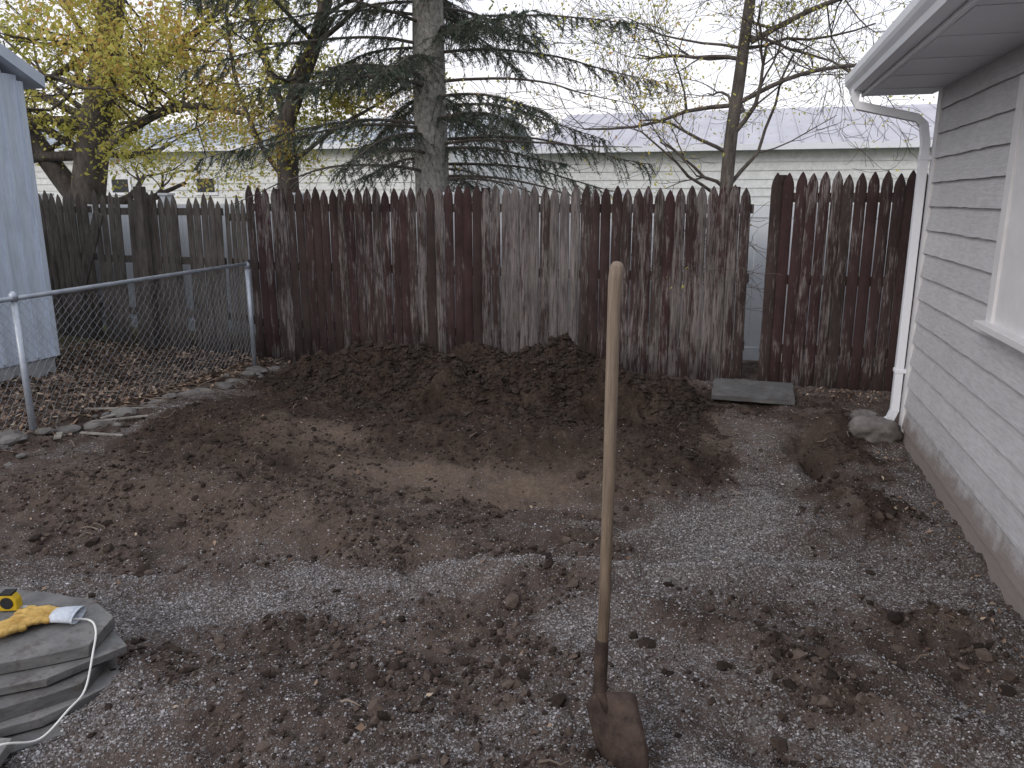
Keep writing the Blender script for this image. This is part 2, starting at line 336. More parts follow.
fence('picket_fence',.27,2.9,7.56,7.62,1.96,.100,mf1,.03,(),lambda x:-.10,lambda x:.0,.02,(.35,2.7))
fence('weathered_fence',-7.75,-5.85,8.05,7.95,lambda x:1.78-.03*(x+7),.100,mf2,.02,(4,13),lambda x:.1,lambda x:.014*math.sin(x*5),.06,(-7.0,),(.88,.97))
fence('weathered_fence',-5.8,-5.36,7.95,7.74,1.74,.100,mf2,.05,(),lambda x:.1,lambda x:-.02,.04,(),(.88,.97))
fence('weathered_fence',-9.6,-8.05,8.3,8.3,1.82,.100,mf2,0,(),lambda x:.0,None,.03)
mb=MB()
mb.box((-7.75,7.86,.95),(.14,.025,1.35),Matrix.Rotation(.42,3,'Y'),.1)
mb.box((-6.9,7.9,.9),(.11,.09,1.95),Matrix.Rotation(.02,3,'Y'),.6)
mb.build('leaning_fence_board',mf2,bevel=.004)

mv=simple('white_vinyl',(.66,.70,.76),(.76,.80,.85),3,.5,bs=.05)
mb=MB()
for k in range(9):
    x=-11+k*1.95; mb.box((x,8.62,.9),(.12,.12,1.75)); mb.box((x,8.62,1.79),(.15,.15,.03))
    mb.box((x+.975,8.62,.1),(1.83,.045,.14)); mb.box((x+.975,8.62,1.60),(1.83,.045,.12))
    for j in range(12): mb.box((x+.135+j*.1525,8.62,.855),(.149,.022,1.37))
mb.build('vinyl_fence',mv,bevel=.003)

# ---------------------------------------------------------------- siding walls
def lap(mb,p0,dx,L,z0,z1,e,nrm,proud=.014,wav=0):
    p0=Vector(p0);dx=Vector(dx).normalized();nr=Vector(nrm).normalized(); z=z0
    ns=max(1,int(L/.11)) if wav else 1
    while z<z1-1e-3:
        zt=min(z+e,z1); vs=[]
        rd=random.random()
        for k in range(ns+1):
            q=p0+dx*L*k/ns; dz=random.uniform(-wav,wav); pr=proud+random.uniform(0,wav*.5)
            vs+=[tuple(q+nr*0+Vector((0,0,z+dz))),tuple(q+nr*pr+Vector((0,0,z+dz))),tuple(q+nr*.003+Vector((0,0,zt)))]
        fs=[]
        for k in range(ns):
            a=k*3;b2=a+3; fs+=[(a,a+1,b2+1,b2),(a+1,a+2,b2+2,b2+1)]
        fs+=[(0,1,2),(ns*3,ns*3+2,ns*3+1)]
        mb.add(vs,fs,rd); z+=e
def sidemat(name,c1,c2,gs=25,bs=.5,dirt=False,st=(1,.12,1)):
    m,nt,b=newmat(name); v=coords(nt,st); v0=coords(nt)
    g=noise(nt,v,gs*3,4,.7); c=mixc(nt,attr(nt,'rnd'),c1,c2)
    c=mixc(nt,.5,c,ramp(nt,noise(nt,v0,2.2,4,.7),[(.3,.74),(.7,1.0)]),'MULTIPLY')
    c=mixc(nt,.45,c,ramp(nt,g,[(.35,.6),(.6,1.0)]),'MULTIPLY')
    if dirt:
        sx=nt.nodes.new('ShaderNodeSeparateXYZ'); nt.links.new(v0,sx.inputs[0])
        low=math_(nt,'SUBTRACT',sx.outputs[2],math_(nt,'MULTIPLY',noise(nt,v0,9,4,.7),.28))
        c=mixc(nt,ramp(nt,low,[(-.0,.75),(.14,0.0)]),c,(.16,.12,.10))
    nt.links.new(c,b.inputs['Base Color']); b.inputs['Roughness'].default_value=.6; bump(nt,b,g,bs,.004); return m
mside=sidemat('grey_painted_siding',(.55,.545,.56),(.62,.615,.63),25,.6,True)
mwhite=simple('white_aluminium',(.74,.76,.82),(.82,.84,.88),2,.45,bs=.04)
msof=simple('white_soffit',(.68,.69,.74),(.76,.77,.82),2,.6,bs=.04)
mroof=simple('asphalt_shingle',(.06,.06,.065),(.14,.14,.15),25,.95,bs=.6)
mtrim=simple('light_grey_trim',(.64,.63,.64),(.72,.71,.72),6,.6,bs=.1)
gar=empty('garage')
WX,WY=1.27,6.1
mb=MB(); lap(mb,(WX,-3,0),(0,1,0),WY+3,-.06,2.46,.158,(-1,0,0),.022,.003)
mb.box((WX+.055,(WY-3)/2,1.2),(.1,WY+3,2.52)); mb.build('siding_wall',mside,parent=gar)
mb=MB(); mb.box((WX+3,WY-.06,1.2),(6-.1,.1,2.52)); lap(mb,(WX,WY,0),(1,0,0),6,-.06,2.46,.158,(0,1,0),.014)
mb.add([(WX,WY-.03,2.46),(WX+6,WY-.03,2.46),(WX+3,WY-.03,3.7)],[(0,1,2)])
mb.build('gable_wall',mside,parent=gar)
mb=MB(); mb.box((WX-.014,WY-.035,1.2),(.022,.09,2.5)); mb.box((WX+.03,WY+.016,1.2),(.11,.022,2.5)); mb.build('corner_trim',mtrim,parent=gar,bevel=.003)
WYc=3.80
mb=MB(); mb.box((WX-.022,WYc,1.66),(.02,.96,1.08),rnd=.5); mb.build('window_panel',mtrim,parent=gar,bevel=.002)
mb=MB()
for (y,z,dy,dz) in ((WYc+.52,1.70,.09,1.18),(WYc-.52,1.70,.09,1.18),(WYc,2.245,.95,.09)): mb.box((WX-.028,y,z),(.035,dy,dz))
mb.box((WX-.045,WYc,1.11),(.085,1.2,.035)); mb.build('window_trim',mtrim,parent=gar,bevel=.004)
EX=.80; RY=6.42; sl=.36
mb=MB()
mb.add([(EX,-3,2.60),(EX,RY,2.60),(WX+3,RY,2.60+sl*(WX+3-EX)),(WX+3,-3,2.60+sl*(WX+3-EX)),
        (EX,-3,2.64),(EX,RY+.02,2.64),(WX+3,RY+.02,2.64+sl*(WX+3-EX)),(WX+3,-3,2.64+sl*(WX+3-EX))],[(0,1,2,3),(4,7,6,5),(0,4,5,1),(1,5,6,2),(3,2,6,7),(0,3,7,4)])
ex2=WX+6+(WX-EX)
mb.add([(WX+3,-3,2.60+sl*(WX+3-EX)),(WX+3,RY,2.60+sl*(WX+3-EX)),(ex2,RY,2.60),(ex2,-3,2.60),
        (WX+3,-3,2.64+sl*(WX+3-EX)),(WX+3,RY+.02,2.64+sl*(WX+3-EX)),(ex2,RY+.02,2.64),(ex2,-3,2.64)],[(0,1,2,3),(4,7,6,5),(0,4,5,1),(1,5,6,2),(3,2,6,7),(0,3,7,4)])
mb.build('roof',mroof,parent=gar)
mb=MB()
k=0; y=-3.0
while y<RY-.01:
    y2=min(y+.30,RY-.02); mb.box(((EX+WX)/2+.01,(y+y2)/2,2.452+(.003 if k%2 else 0)),(WX-EX-.03,y2-y-.004,.012)); y=y2 if y2<RY-.03 else 99; k+=1
mb.build('soffit',msof,parent=gar)
mb=MB(); mb.box((EX+.01,(RY-3)/2,2.53),(.02,RY+3,.17))
n=Vector((WX+3-EX,0,sl*(WX+3-EX))); L=n.length; R=Matrix.Rotation(-math.atan(sl),3,'Y')
mb.box((EX+n.x/2,RY-.008,2.53+n.z/2),(L,.022,.15),R)
mb.build('fascia',mwhite,parent=gar,bevel=.003)
mb=MB()
prof=[(0,.0),(-.075,.0),(-.085,.03),(-.105,.055),(-.115,.075),(-.118,.115),(-.108,.115),(-.106,.08),(-.09,.05),(-.07,.012),(-.006,.012),(-.006,.11),(0,.11)]
vs=[];n=len(prof)
for yy in (-3,RY+.02):
    for a_,c in prof: vs.append((EX-.003+a_,yy,2.47+c))
fs=[(i,(i+1)%n,n+(i+1)%n,n+i) for i in range(n)]
mb.add(vs,fs); mb.add([(EX-.003+a_,RY+.021,2.47+c) for a_,c in prof[:6]]+[(EX-.003,RY+.021,2.585)],[tuple(range(7))])
mb.build('gutter',mwhite,parent=gar)
mb=MB()
def rect(pts,w,d):
    pts=[Vector(p) for p in pts]; vs=[];fs=[]
    for i,p in enumerate(pts):
        t=(pts[min(i+1,len(pts)-1)]-pts[max(i-1,0)]).normalized(); a=Vector((0,1,0)); a=(a-t*a.dot(t)).normalized(); c=t.cross(a)
        for sx,sy in((-1,-1),(1,-1),(1,1),(-1,1)): vs.append(tuple(p+a*w/2*sx+c*d/2*sy))
    for i in range(len(pts)-1):
        for k in range(4): fs.append((i*4+k,i*4+(k+1)%4,i*4+4+(k+1)%4,i*4+4+k))
    fs+=[(3,2,1,0),tuple((len(pts)-1)*4+k for k in range(4))]; mb.add(vs,fs)
DY=6.16
rect([(.74,6.26,2.48),(.74,6.26,2.42),(.76,6.25,2.37),(1.14,6.17,2.27),(1.185,DY,2.22),(1.20,DY-.04,2.1),(1.205,DY-.04,.20),(1.18,DY-.03,.12),(1.14,DY-.02,.09)],.065,.055)
for z in (2.0,.5): mb.box((1.215,DY-.04,z),(.09,.075,.03))
mb.build('downspout',mwhite,parent=gar,bevel=.004)

# neighbour shed: gable end faces this yard
mblue=sidemat('pale_blue_paint',(.58,.66,.78),(.63,.71,.83),8,.15,False,(1,1,.1))
sh=empty('neighbor_shed'); CX,Y1,Y0=-6.90,6.42,2.82; ym=(Y0+Y1)/2; SL=.5
mb=MB(); y=Y1
while y>Y0+.05:
    zt=2.86+SL*min(Y1-y+.1,y-.1-Y0)
    mb.box((CX-.015,y-.1,(zt+.1)/2),(.03,.195,zt-.1),rnd=random.random()); mb.box((CX+.005,y,(zt+.05)/2),(.02,.045,zt-.2),rnd=.4); y-=.2
mb.box((CX-2.05,ym,1.45),(4.0,3.55,2.75)); mb.box((CX-.01,Y1+.01,1.48),(.07,.07,2.75))
mb.build('board_wall',mblue,parent=sh,bevel=.004)
mb=MB(); mb.box((CX-2.05,ym,0.0),(4.06,3.62,.30)); mb.build('foundation',simple('concrete',(.25,.26,.27),(.38,.39,.40),8,.9),parent=sh)
mb=MB()
for sgn in (1,-1):
    e=1.8+.22; zE=2.86-SL*.22+.06; zR=zE+SL*e
    q=[(CX+.12,ym+sgn*e,zE),(CX-4.3,ym+sgn*e,zE),(CX-4.3,ym,zR),(CX+.12,ym,zR)]; vs=q+[(p[0],p[1],p[2]+.12) for p in q]
    mb.add(vs,[(0,1,2,3),(4,7,6,5),(0,4,5,1),(1,5,6,2),(0,3,7,4)])
mb.build('roof',simple('shed_roof_edge',(.46,.52,.62),(.54,.60,.70),4,.7),parent=sh)

mpale=sidemat('pale_siding',(.78,.80,.80),(.82,.84,.84),3,.05)
mmetal=simple('metal_roof',(.42,.415,.46),(.52,.515,.56),1.2,.45,bs=.05)
mglass,nt,b=newmat('dark_glass'); b.inputs['Base Color'].default_value=(.03,.035,.04,1); b.inputs['Roughness'].default_value=.15
def longb(name,x0,x1,y,hw,ridge,dep,roofm,wins):
    e=empty(name)
    mb=MB(); mb.box(((x0+x1)/2,y+dep/2,hw/2),(x1-x0,dep-.02,hw)); lap(mb,(x0,y,0),(1,0,0),x1-x0,0,hw,.2,(0,-1,0),.03)
    for xx in (x0,x1): mb.add([(xx,y,hw),(xx,y+dep,hw),(xx,y+dep/2,ridge-.05)],[(0,1,2)])
    mb.build('siding_wall',mpale,parent=e)
    mb=MB(); o=.35
    for s in (0,1):
        ya=y-o if s==0 else y+dep+o; yb=y+dep/2
        q=[(x0-.3,ya,hw-.02),(x1+.3,ya,hw-.02),(x1+.3,yb,ridge),(x0-.3,yb,ridge)]
        mb.add(q+[(p[0],p[1],p[2]+.06) for p in q],[(0,1,2,3),(4,7,6,5),(0,4,5,1),(1,5,6,2),(3,2,6,7),(0,3,7,4)])
    sl_=(ridge-hw)/(dep/2+o); L=math.hypot(dep/2+o,ridge-hw); R=Matrix.Rotation(math.atan(sl_),3,'X'); xx=x0
    while xx<x1: mb.box((xx,y-o/2+dep/4,(hw+ridge)/2+.065),(.04,L,.04),R); xx+=.45
    mb.build('metal_roof',roofm,parent=e)
    mb=MB(); mb.box(((x0+x1)/2,y-o-.05,hw-.03),(x1-x0+.6,.1,.14)); mb.build('gutter',mwhite,parent=e)
    mb=MB(); mg_=MB()
    for (wx,wz,ww,wh) in wins:
        mg_.box((wx,y-.035,wz),(ww,.02,wh))
        for dx in(-1,1): mb.box((wx+dx*(ww/2+.04),y-.045,wz),(.08,.05,wh+.16))
        for dz in(-1,1): mb.box((wx,y-.045,wz+dz*(wh/2+.04)),(ww,.05,.08))
    if wins: mb.build('window_frames',mwhite,parent=e); mg_.build('window_glass',mglass,parent=e)
longb('long_outbuilding',-5.0,14,20,2.95,4.25,10,mmetal,[])
longb('white_outbuilding',-26,-7.6,20.5,3.2,4.4,10,simple('blue_grey_roof',(.40,.44,.48),(.50,.54,.58),1.2,.6,bs=.05),[(-18.5,2.14,.62,.40),(-15.4,2.14,.62,.40)])

# ---------------------------------------------------------------- chain link fence
mgal=simple('galvanised_steel',(.34,.38,.44),(.50,.54,.60),12,.45,metal=.45,bs=.1)
mwire=simple('dull_galvanised_wire',(.20,.22,.25),(.32,.34,.37),12,.6,metal=.3,bs=.0)
cl=empty('chain_link_fence'); FX=-5.07
mb=MB()
for y in (-1.6,1.5,4.43,7.3):
    mb.tube([(FX,y,-.15),(FX,y,1.0 if y!=7.3 else 1.06)],.025,12); mb.tube([(FX,y,1.0),(FX,y,1.05),(FX,y,1.07)],[.033,.03,.012],12)
mb.tube([(FX,-1.6,1.01),(FX,1.5,1.01),(FX,4.43,1.015),(FX,7.3,1.05)],.019,10)
mb.build('posts_and_rail',mgal,True,cl)
mb=MB(); hF=.97; step=.075
def sag(y,z): return .08*math.sin(y*2.1+1)*math.sin(math.pi*min(1,max(0,1-z)))
for fam in (1,-1):
    y0=-1.6
    while y0<7.3:
        k=24; pts=[]
        for i in range(k+1):
            z=.02+hF*i/k; yz=y0+(step/2*fam if i%2 else 0)
            pts.append((FX+.02+sag(yz,z)+(.003*fam),yz,z))
        mb.tube(pts,.0017,3,cap=False); y0+=step
mb.build('wire_mesh',mwire,False,cl)

# ---------------------------------------------------------------- rocks, slabs
mrock=simple('field_stone',(.09,.082,.078),(.20,.187,.178),9,.9,bs=.7,bd=.01)
def stone(name,k):
    m,nt,b=newmat(name); v=coords(nt,(1,1,4)); n_=noise(nt,v,5,4,.75); nf_=noise(nt,v,90,3,.7)
    c=ramp(nt,n_,[(.3,(.12*k,.118*k,.118*k)),(.55,(.20*k,.20*k,.20*k)),(.75,(.27*k,.265*k,.255*k))]); c=mixc(nt,.5,c,ramp(nt,nf_,[(.3,.7),(.6,1.0)]),'MULTIPLY')
    c=mixc(nt,.6,c,ramp(nt,attr(nt,'rnd'),[(0,.6),(1,1.1)]),'MULTIPLY')
    dn=noise(nt,coords(nt),11,4,.8); c=mixc(nt,ramp(nt,dn,[(.52,0.0),(.68,.75)]),c,(.08,.06,.05))
    nt.links.new(c,b.inputs['Base Color']); b.inputs['Roughness'].default_value=.85; bump(nt,b,nf_,.3,.0015); return m
mslate=stone('bluestone',.9); mslab=stone('dark_bluestone',.60)
def rock(name,x,y,s,zoff=0.3,seed=0):
    V,F=octa(4); R=np.random.RandomState(seed); ph=R.rand(3)*9
    d=1+.35*fbm(V[:,0]*1.3+ph[0]+5,V[:,1]*1.3+V[:,2]*1.1+ph[1],seed,3)+.14*fbm(V[:,0]*4+ph[2]+9,V[:,2]*4+V[:,1]*3+20,seed+1,4)
    V=V*d[:,None]*np.array(s); z=float(HG(x,y)); V=V+np.array([x,y,z+s[2]*zoff]); return npmesh(name,V,F,mrock,{},True)
def rockarr(name,lst):
    Vs=[];Fs=[];o=0
    for i,(x,y,s) in enumerate(lst):
        V,F=octa(2); d=1+.5*fbm(V[:,0]*1.3+i*3.1+5,V[:,1]*1.3+V[:,2]*1.1+i*1.7+30,i,3)
        a_=random.random()*3; V=V*d[:,None]*np.array(s); c,sn=math.cos(a_),math.sin(a_)
        V=np.stack([V[:,0]*c-V[:,1]*sn,V[:,0]*sn+V[:,1]*c,V[:,2]],-1)+np.array([x,y,float(HG(x,y))+s[2]*.2]); Vs.append(V);Fs.append(F+o);o+=len(V)
    return npmesh(name,np.concatenate(Vs),np.concatenate(Fs),mrock,{},False)
rock('rock',1.06,6.0,(.17,.13,.11),.5,3); rock('rock',1.06,6.45,(.10,.08,.06),.4,5)
lst=[]; y=3.0
while y<7.3:
    r=random.uniform(.05,.12); lst.append((-4.78-.04*math.sin(y*2)+random.uniform(-.06,.06)-(.12 if y<4.6 else 0),y,(r,r*1.3,r*.5))); y+=r*2.6
for i in range(16): lst.append((random.uniform(-5.0,-4.5),random.uniform(3.5,7),(.03,.04,.02)))
rockarr('stone_edging',lst)
lst=[]
while len(lst)<60:
    x,y=random.uniform(-4.4,1.0),random.uniform(1.8,6.4)
    if float(soilmask(np.array(x),np.array(y)))>.6 or float(PILE(np.array(x),np.array(y)))>0.01: continue
    r=random.uniform(.008,.018); lst.append((x,y,(r,r*1.3,r*.7)))
rockarr('loose_stones',lst)
def slab(mb,poly,z,th,tilt=(0,0),seed=0):
    R=random.Random(seed); pts=[];n=len(poly)
    for i in range(n):
        a=Vector(poly[i]);c=Vector(poly[(i+1)%n]); m=max(1,int((c-a).length/.11)); pts.append(a)
        nr=Vector(((c-a).y,-(c-a).x)).normalized()
        for k in range(1,m): pts.append(a.lerp(c,(k+R.uniform(-.25,.25))/m)+nr*R.uniform(-.007,.007))
    cx=sum(p.x for p in pts)/len(pts);cy=sum(p.y for p in pts)/len(pts); vs=[];m=len(pts)
    off=[(R.uniform(-.006,.006),R.uniform(-.006,.006)) for _ in pts]
    for li,dz in enumerate((0,th)):
        for j,p in enumerate(pts):
            x=p.x+off[j][0]*li;y=p.y+off[j][1]*li; vs.append((x,y,z+dz+tilt[0]*(x-cx)+tilt[1]*(y-cy)))
    fs=[(k,(k+1)%m,m+(k+1)%m,m+k) for k in range(m)]+[tuple(range(m))[::-1],tuple(m+k for k in range(m))]
    mb.add(vs,fs,R.random())
mb=MB(); z0=float(H(.2,7.05)); slab(mb,[(-.13,6.78),(.56,6.76),(.57,7.36),(-.12,7.38)],z0+.03,.045,(0.0,.03),3); mb.build('paving_slab',mslab,bevel=.004)
G0=float(H(-2.35,1.9))
mb=MB(); Lz=G0-.02
for i,(poly,th,tl) in enumerate([
 ([(-2.9,1.40),(-2.28,1.44),(-1.98,1.78),(-2.00,2.00),(-2.20,2.12),(-2.9,2.1)],.040,(.0,.005)),
 ([(-2.95,1.58),(-2.38,1.47),(-2.12,1.72),(-2.03,1.98),(-2.25,2.18),(-2.95,2.14)],.034,(.005,-.005)),
 ([(-2.9,1.50),(-2.30,1.58),(-2.08,1.86),(-2.16,2.10),(-2.85,2.20)],.048,(-.006,.004)),
 ([(-2.85,1.70),(-2.42,1.60),(-2.17,1.80),(-2.05,2.04),(-2.30,2.20),(-2.8,2.18)],.030,(.006,.006)),
 ([(-2.85,1.74),(-2.44,1.68),(-2.12,1.94),(-2.18,2.13),(-2.36,2.21),(-2.8,2.2)],.045,(.006,.008))]):
    slab(mb,poly,Lz,th,tl,i+10); Lz+=th+.005
slab(mb,[(-2.6,1.18),(-2.19,1.28),(-2.04,1.46),(-2.10,1.60),(-2.6,1.58)],G0+.02,.035,(.06,.05),26)
slab(mb,[(-2.5,1.05),(-2.26,1.08),(-2.18,1.24),(-2.5,1.3)],G0+.01,.03,(-.05,.05),27)
mb.build('stacked_flagstones',mslate,bevel=.0025)
TZ=Lz
mb=MB()
for (x,y,L,a_,w_) in ((-4.55,4.75,.40,.9,.022),(-4.5,4.5,.33,.2,.028),(-4.72,4.9,.3,1.5,.03),(-4.85,5.05,.5,.5,.018),(-4.75,4.35,.18,2.3,.05)):
    mb.box((x,y,float(H(x,y))+.025),(L,w_,.013),Matrix.Rotation(a_,3,'Z')@Matrix.Rotation(.04,3,'Y'),random.random())
mb.build('wood_scraps',simple('pale_scrap',(.17,.155,.14),(.36,.34,.31),10,.8),bevel=.002)

# ---------------------------------------------------------------- glove, tape measure, cable
myel=simple('yellow_leather',(.34,.20,.05),(.55,.37,.12),14,.75,bs=.6,bd=.004)
mcuff=simple('canvas_cuff',(.42,.47,.55),(.62,.66,.72),60,.9,bs=.5)
gl=empty('work_glove')
GM=Matrix.Translation((-2.36,2.04,TZ+.022))@Matrix.Rotation(math.radians(198),4,'Z')
def glovepart(name,chains,mat,M,flat=.75):
    mb=MB()
    for ch in chains: mb.tube([c[0] for c in ch],[c[1] for c in ch],12,flat=flat)
    o=mb.build(name,mat,True,gl); o.matrix_local=M
    rm=o.modifiers.new('r','REMESH'); rm.mode='VOXEL'; rm.voxel_size=.003; rm.use_smooth_shade=True
    sm_=o.modifiers.new('sm','SMOOTH'); sm_.iterations=4; sm_.factor=.6
    tx=bpy.data.textures.new('wr','CLOUDS'); tx.noise_scale=.02; dm=o.modifiers.new('d','DISPLACE'); dm.texture=tx; dm.strength=.009
    return o
hand=[[((0,y,0),.016),((.03,y*1.1,.002),.020),((.07,y*1.25,.003),.020),((.095,y*1.3,.002),.014)] for y in (-.03,-.01,.01,.03)]
for y,L,cz,sp in ((-.038,.055,.012,-.25),(-.014,.078,.018,-.05),(.012,.075,.010,.07),(.036,.065,.016,.22)):
    hand.append([((.085,y,.002),.0135),((.085+L*.35,y+sp*L*.3,cz*.6),.0135),((.085+L*.7,y+sp*L*.7,cz*.5),.0125),((.085+L*.93,y+sp*L,-.002),.0105),((.085+L,y+sp*L*1.05,-.004),.005)])
hand.append([((.02,.03,.0),.017),((.05,.055,.006),.015),((.08,.075,.004),.0135),((.10,.082,-.002),.011),((.107,.084,-.004),.005)])
glovepart('leather_hand',hand,myel,GM)
glovepart('leather_hand_2',hand,myel,Matrix.Translation((-2.42,1.97,TZ+.018))@Matrix.Rotation(math.radians(225),4,'Z')@Matrix.Rotation(.1,4,'X'))
mb=MB(); mb.tube([(-.085,0,0),(-.06,0,.002),(-.02,0,.002),(.005,0,0)],[.050,.048,.044,.041],16,flat=.38,cap=False)
mb.tube([(-.086,0,0),(-.078,0,.0)],[.052,.051],16,flat=.38,cap=False)
o=mb.build('cuff',mcuff,True,gl); o.matrix_local=GM; md=o.modifiers.new('so','SOLIDIFY'); md.thickness=.003
tp=empty('tape_measure'); TM=Matrix.Translation((-2.60,2.06,TZ+.034))@Matrix.Rotation(math.radians(20),4,'Z')
myt=simple('yellow_plastic',(.55,.36,.02),(.62,.42,.03),5,.4,bs=.02); mbk=simple('black_rubber',(.015,.015,.017),(.03,.03,.032),20,.6); mst=simple('steel_blade',(.5,.5,.48),(.6,.6,.58),5,.35,metal=.7)
prof=[(-.036,-.034),(.036,-.034),(.038,-.02),(.036,.01),(.022,.030),(.0,.036),(-.022,.030),(-.036,.012)]
mb=MB(); n=len(prof)
mb.add([(p[0],-.02,p[1]) for p in prof]+[(p[0],.02,p[1]) for p in prof],[tuple(range(n)),tuple(range(n,2*n))[::-1]]+[((i+1)%n,i,n+i,n+(i+1)%n) for i in range(n)])
o=mb.build('case',myt,False,tp,.005); o.matrix_local=TM
mb=MB(); mb.tube([(0,-.0235,0),(0,-.019,0)],.024,20); mb.tube([(0,.019,0),(0,.0235,0)],.024,20); mb.box((0,0,.0355),(.045,.044,.008)); mb.box((-.037,0,0),(.008,.043,.05))
o=mb.build('grip',mbk,False,tp,.002); o.matrix_local=TM
mb=MB(); mb.box((.048,0,-.027),(.026,.02,.0015)); mb.box((.061,0,-.032),(.0015,.02,.012)); o=mb.build('blade_tip',mst,False,tp); o.matrix_local=TM
def smoothpts(P,n=10):
    P=[Vector(p) for p in P]; out=[]
    for i in range(len(P)-1):
        p0=P[max(i-1,0)];p1=P[i];p2=P[i+1];p3=P[min(i+2,len(P)-1)]
        for k in range(n):
            t=k/n; out.append(.5*((2*p1)+(-p0+p2)*t+(2*p0-5*p1+4*p2-p3)*t*t+(-p0+3*p1-3*p2+p3)*t**3))
    return out+[P[-1]]
mcord=simple('white_cord',(.66,.66,.64),(.78,.78,.76),20,.5,bs=.05)
mb=MB(); mb.tube(smoothpts([(-2.30,2.03,TZ+.02),(-2.24,2.07,TZ+.005),(-2.16,2.02,TZ+.005),(-2.09,1.93,TZ-.02),(-2.05,1.84,TZ-.10),(-2.02,1.74,G0+.10),(-2.04,1.64,G0+.06),(-2.08,1.55,G0+.10),(-2.17,1.48,G0+.09),(-2.3,1.42,G0+.08),(-2.45,1.38,G0+.07)]),.0038,8)
mb.build('power_cord',mcord,True)

# ---------------------------------------------------------------- shovel
mwood,nt,b=newmat('worn_ash_handle'); v=coords(nt,(1,1,.05)); g=noise(nt,v,120,4,.7)
sx=nt.nodes.new('ShaderNodeSeparateXYZ'); v0=coords(nt); nt.links.new(v0,sx.inputs[0])
c=ramp(nt,g,[(.3,(.16,.12,.092)),(.7,(.30,.24,.185))])
dirt=math_(nt,'ADD',math_(nt,'MULTIPLY',sx.outputs[2],.5),math_(nt,'MULTIPLY',noise(nt,coords(nt,(1,1,.3)),16,4,.75),.8))
c=mixc(nt,1,c,ramp(nt,dirt,[(.45,(.48,.44,.41)),(.8,(.80,.78,.75)),(1.0,(1,1,1))]),'MULTIPLY')
nt.links.new(c,b.inputs['Base Color']); b.inputs['Roughness'].default_value=.6; bump(nt,b,g,.4,.002)
mrust=simple('rusty_steel',(.035,.026,.023),(.10,.070,.058),22,.65,metal=.2,bs=.6,bd=.003)
shv=empty('shovel')
Ft=Vector((-.325,2.135,.235)); Tp=Vector((-.205,2.05,-.05)); Top=Vector((-.313,2.14,1.555))
mb=MB(); ax_=(Top-Ft).normalized(); Lh=(Top-Ft).length
pts=[Ft+ax_*t for t in (.0,.1,.3,.7,1.0,Lh-.12,Lh-.05,Lh-.015,Lh-.004,Lh)]
pts=[p+Vector((.004*math.sin(i*.9),0,0)) for i,p in enumerate(pts)]
mb.tube(pts,[.0165,.0175,.018,.0185,.0185,.0185,.0205,.0200,.014,.006],16); mb.build('handle',mwood,True,shv)
mb=MB(); mb.tube([Ft+ax_*.165,Ft+ax_*.16,Ft+ax_*.06,Ft-ax_*.01,Ft+(Tp-Ft)*.12,Ft+(Tp-Ft)*.35],[.0195,.0215,.0215,.021,.018,.006],14); mb.build('socket',mrust,True,shv)
mb=MB(); d=(Tp-Ft).normalized(); w=Vector((.92,-.40,0)); w=(w-d*w.dot(d)).normalized(); nn=w.cross(d)
NU,NV=14,18; Lb=.30; front=[]
for j in range(NV+1):
    t=j/NV
    hw=.098*(1 if t<.45 else math.sqrt(max(0,1-((t-.45)/.55)**2)))
    if j==0: hw=.088
    hw=max(hw,.003)
    for i in range(NU+1):
        u=-1+2*i/NU
        curl=.034*(u*u)*(1-.3*t)-.012*math.sin(t*2.6)
        p=Ft+d*(.02+t*Lb+.03*u*u*(1-t))+w*hw*u+nn*curl
        if j==0: p=p+nn*.014*abs(u)
        front.append(tuple(p))
n=NU+1
fs=[(j*n+i,j*n+i+1,(j+1)*n+i+1,(j+1)*n+i) for j in range(NV) for i in range(NU)]
mb.add(front,fs); o=mb.build('blade',mrust,True,shv); md=o.modifiers.new('so','SOLIDIFY'); md.thickness=.0035

# ---------------------------------------------------------------- trees
def barkmat(name,c1,c2,st=(1,1,.25),sc_=14):
    m,nt,b=newmat(name); v=coords(nt,st); n=noise(nt,v,sc_,4,.75)
    c=ramp(nt,n,[(.3,c1),(.68,c2)]); nt.links.new(c,b.inputs['Base Color']); b.inputs['Roughness'].default_value=.95
    bump(nt,b,n,.9,.02); return m
mbark=barkmat('brown_bark',(.050,.042,.038),(.16,.14,.125)); mbsp=barkmat('spruce_bark',(.14,.135,.125),(.46,.45,.42),(1,1,.6),26)
def grow(mb,tips,p,d,L,r,lvl,R,up=.05,wig=.18,nseg=6,kids=(2,4),maxl=4,ends=.55):
    pts=[p.copy()];rad=[r];dd=d.normalized()
    for i in range(nseg):
        dd=(dd+Vector((R.gauss(0,wig),R.gauss(0,wig),R.gauss(0,wig)+up))*(.5 if lvl==0 else 1)).normalized()
        p=p+dd*L/nseg; pts.append(p.copy()); rad.append(max(.0022,r*(1-(1-ends)*(i+1)/nseg)))
    mb.tube(pts,rad,10 if lvl==0 else (6 if lvl==1 else 4),R.random(),cap=False)
    if lvl>=maxl-1: tips.extend([(q,lvl) for q in pts[2:]])
    if lvl<maxl:
        for k in range(R.randint(*kids)):
            i=R.randint(2 if lvl else 3,nseg); q=pts[i]; a=Vector((R.gauss(0,1),R.gauss(0,1),R.gauss(0,.6)))
            base=(pts[i]-pts[i-1]).normalized(); nd=(base*.9+a.normalized()*R.uniform(.5,1.0)).normalized()
            grow(mb,tips,q,nd,L*R.uniform(.5,.75),rad[i]*R.uniform(.45,.65),lvl+1,R,up,wig,5,kids,maxl,.4)
    return pts
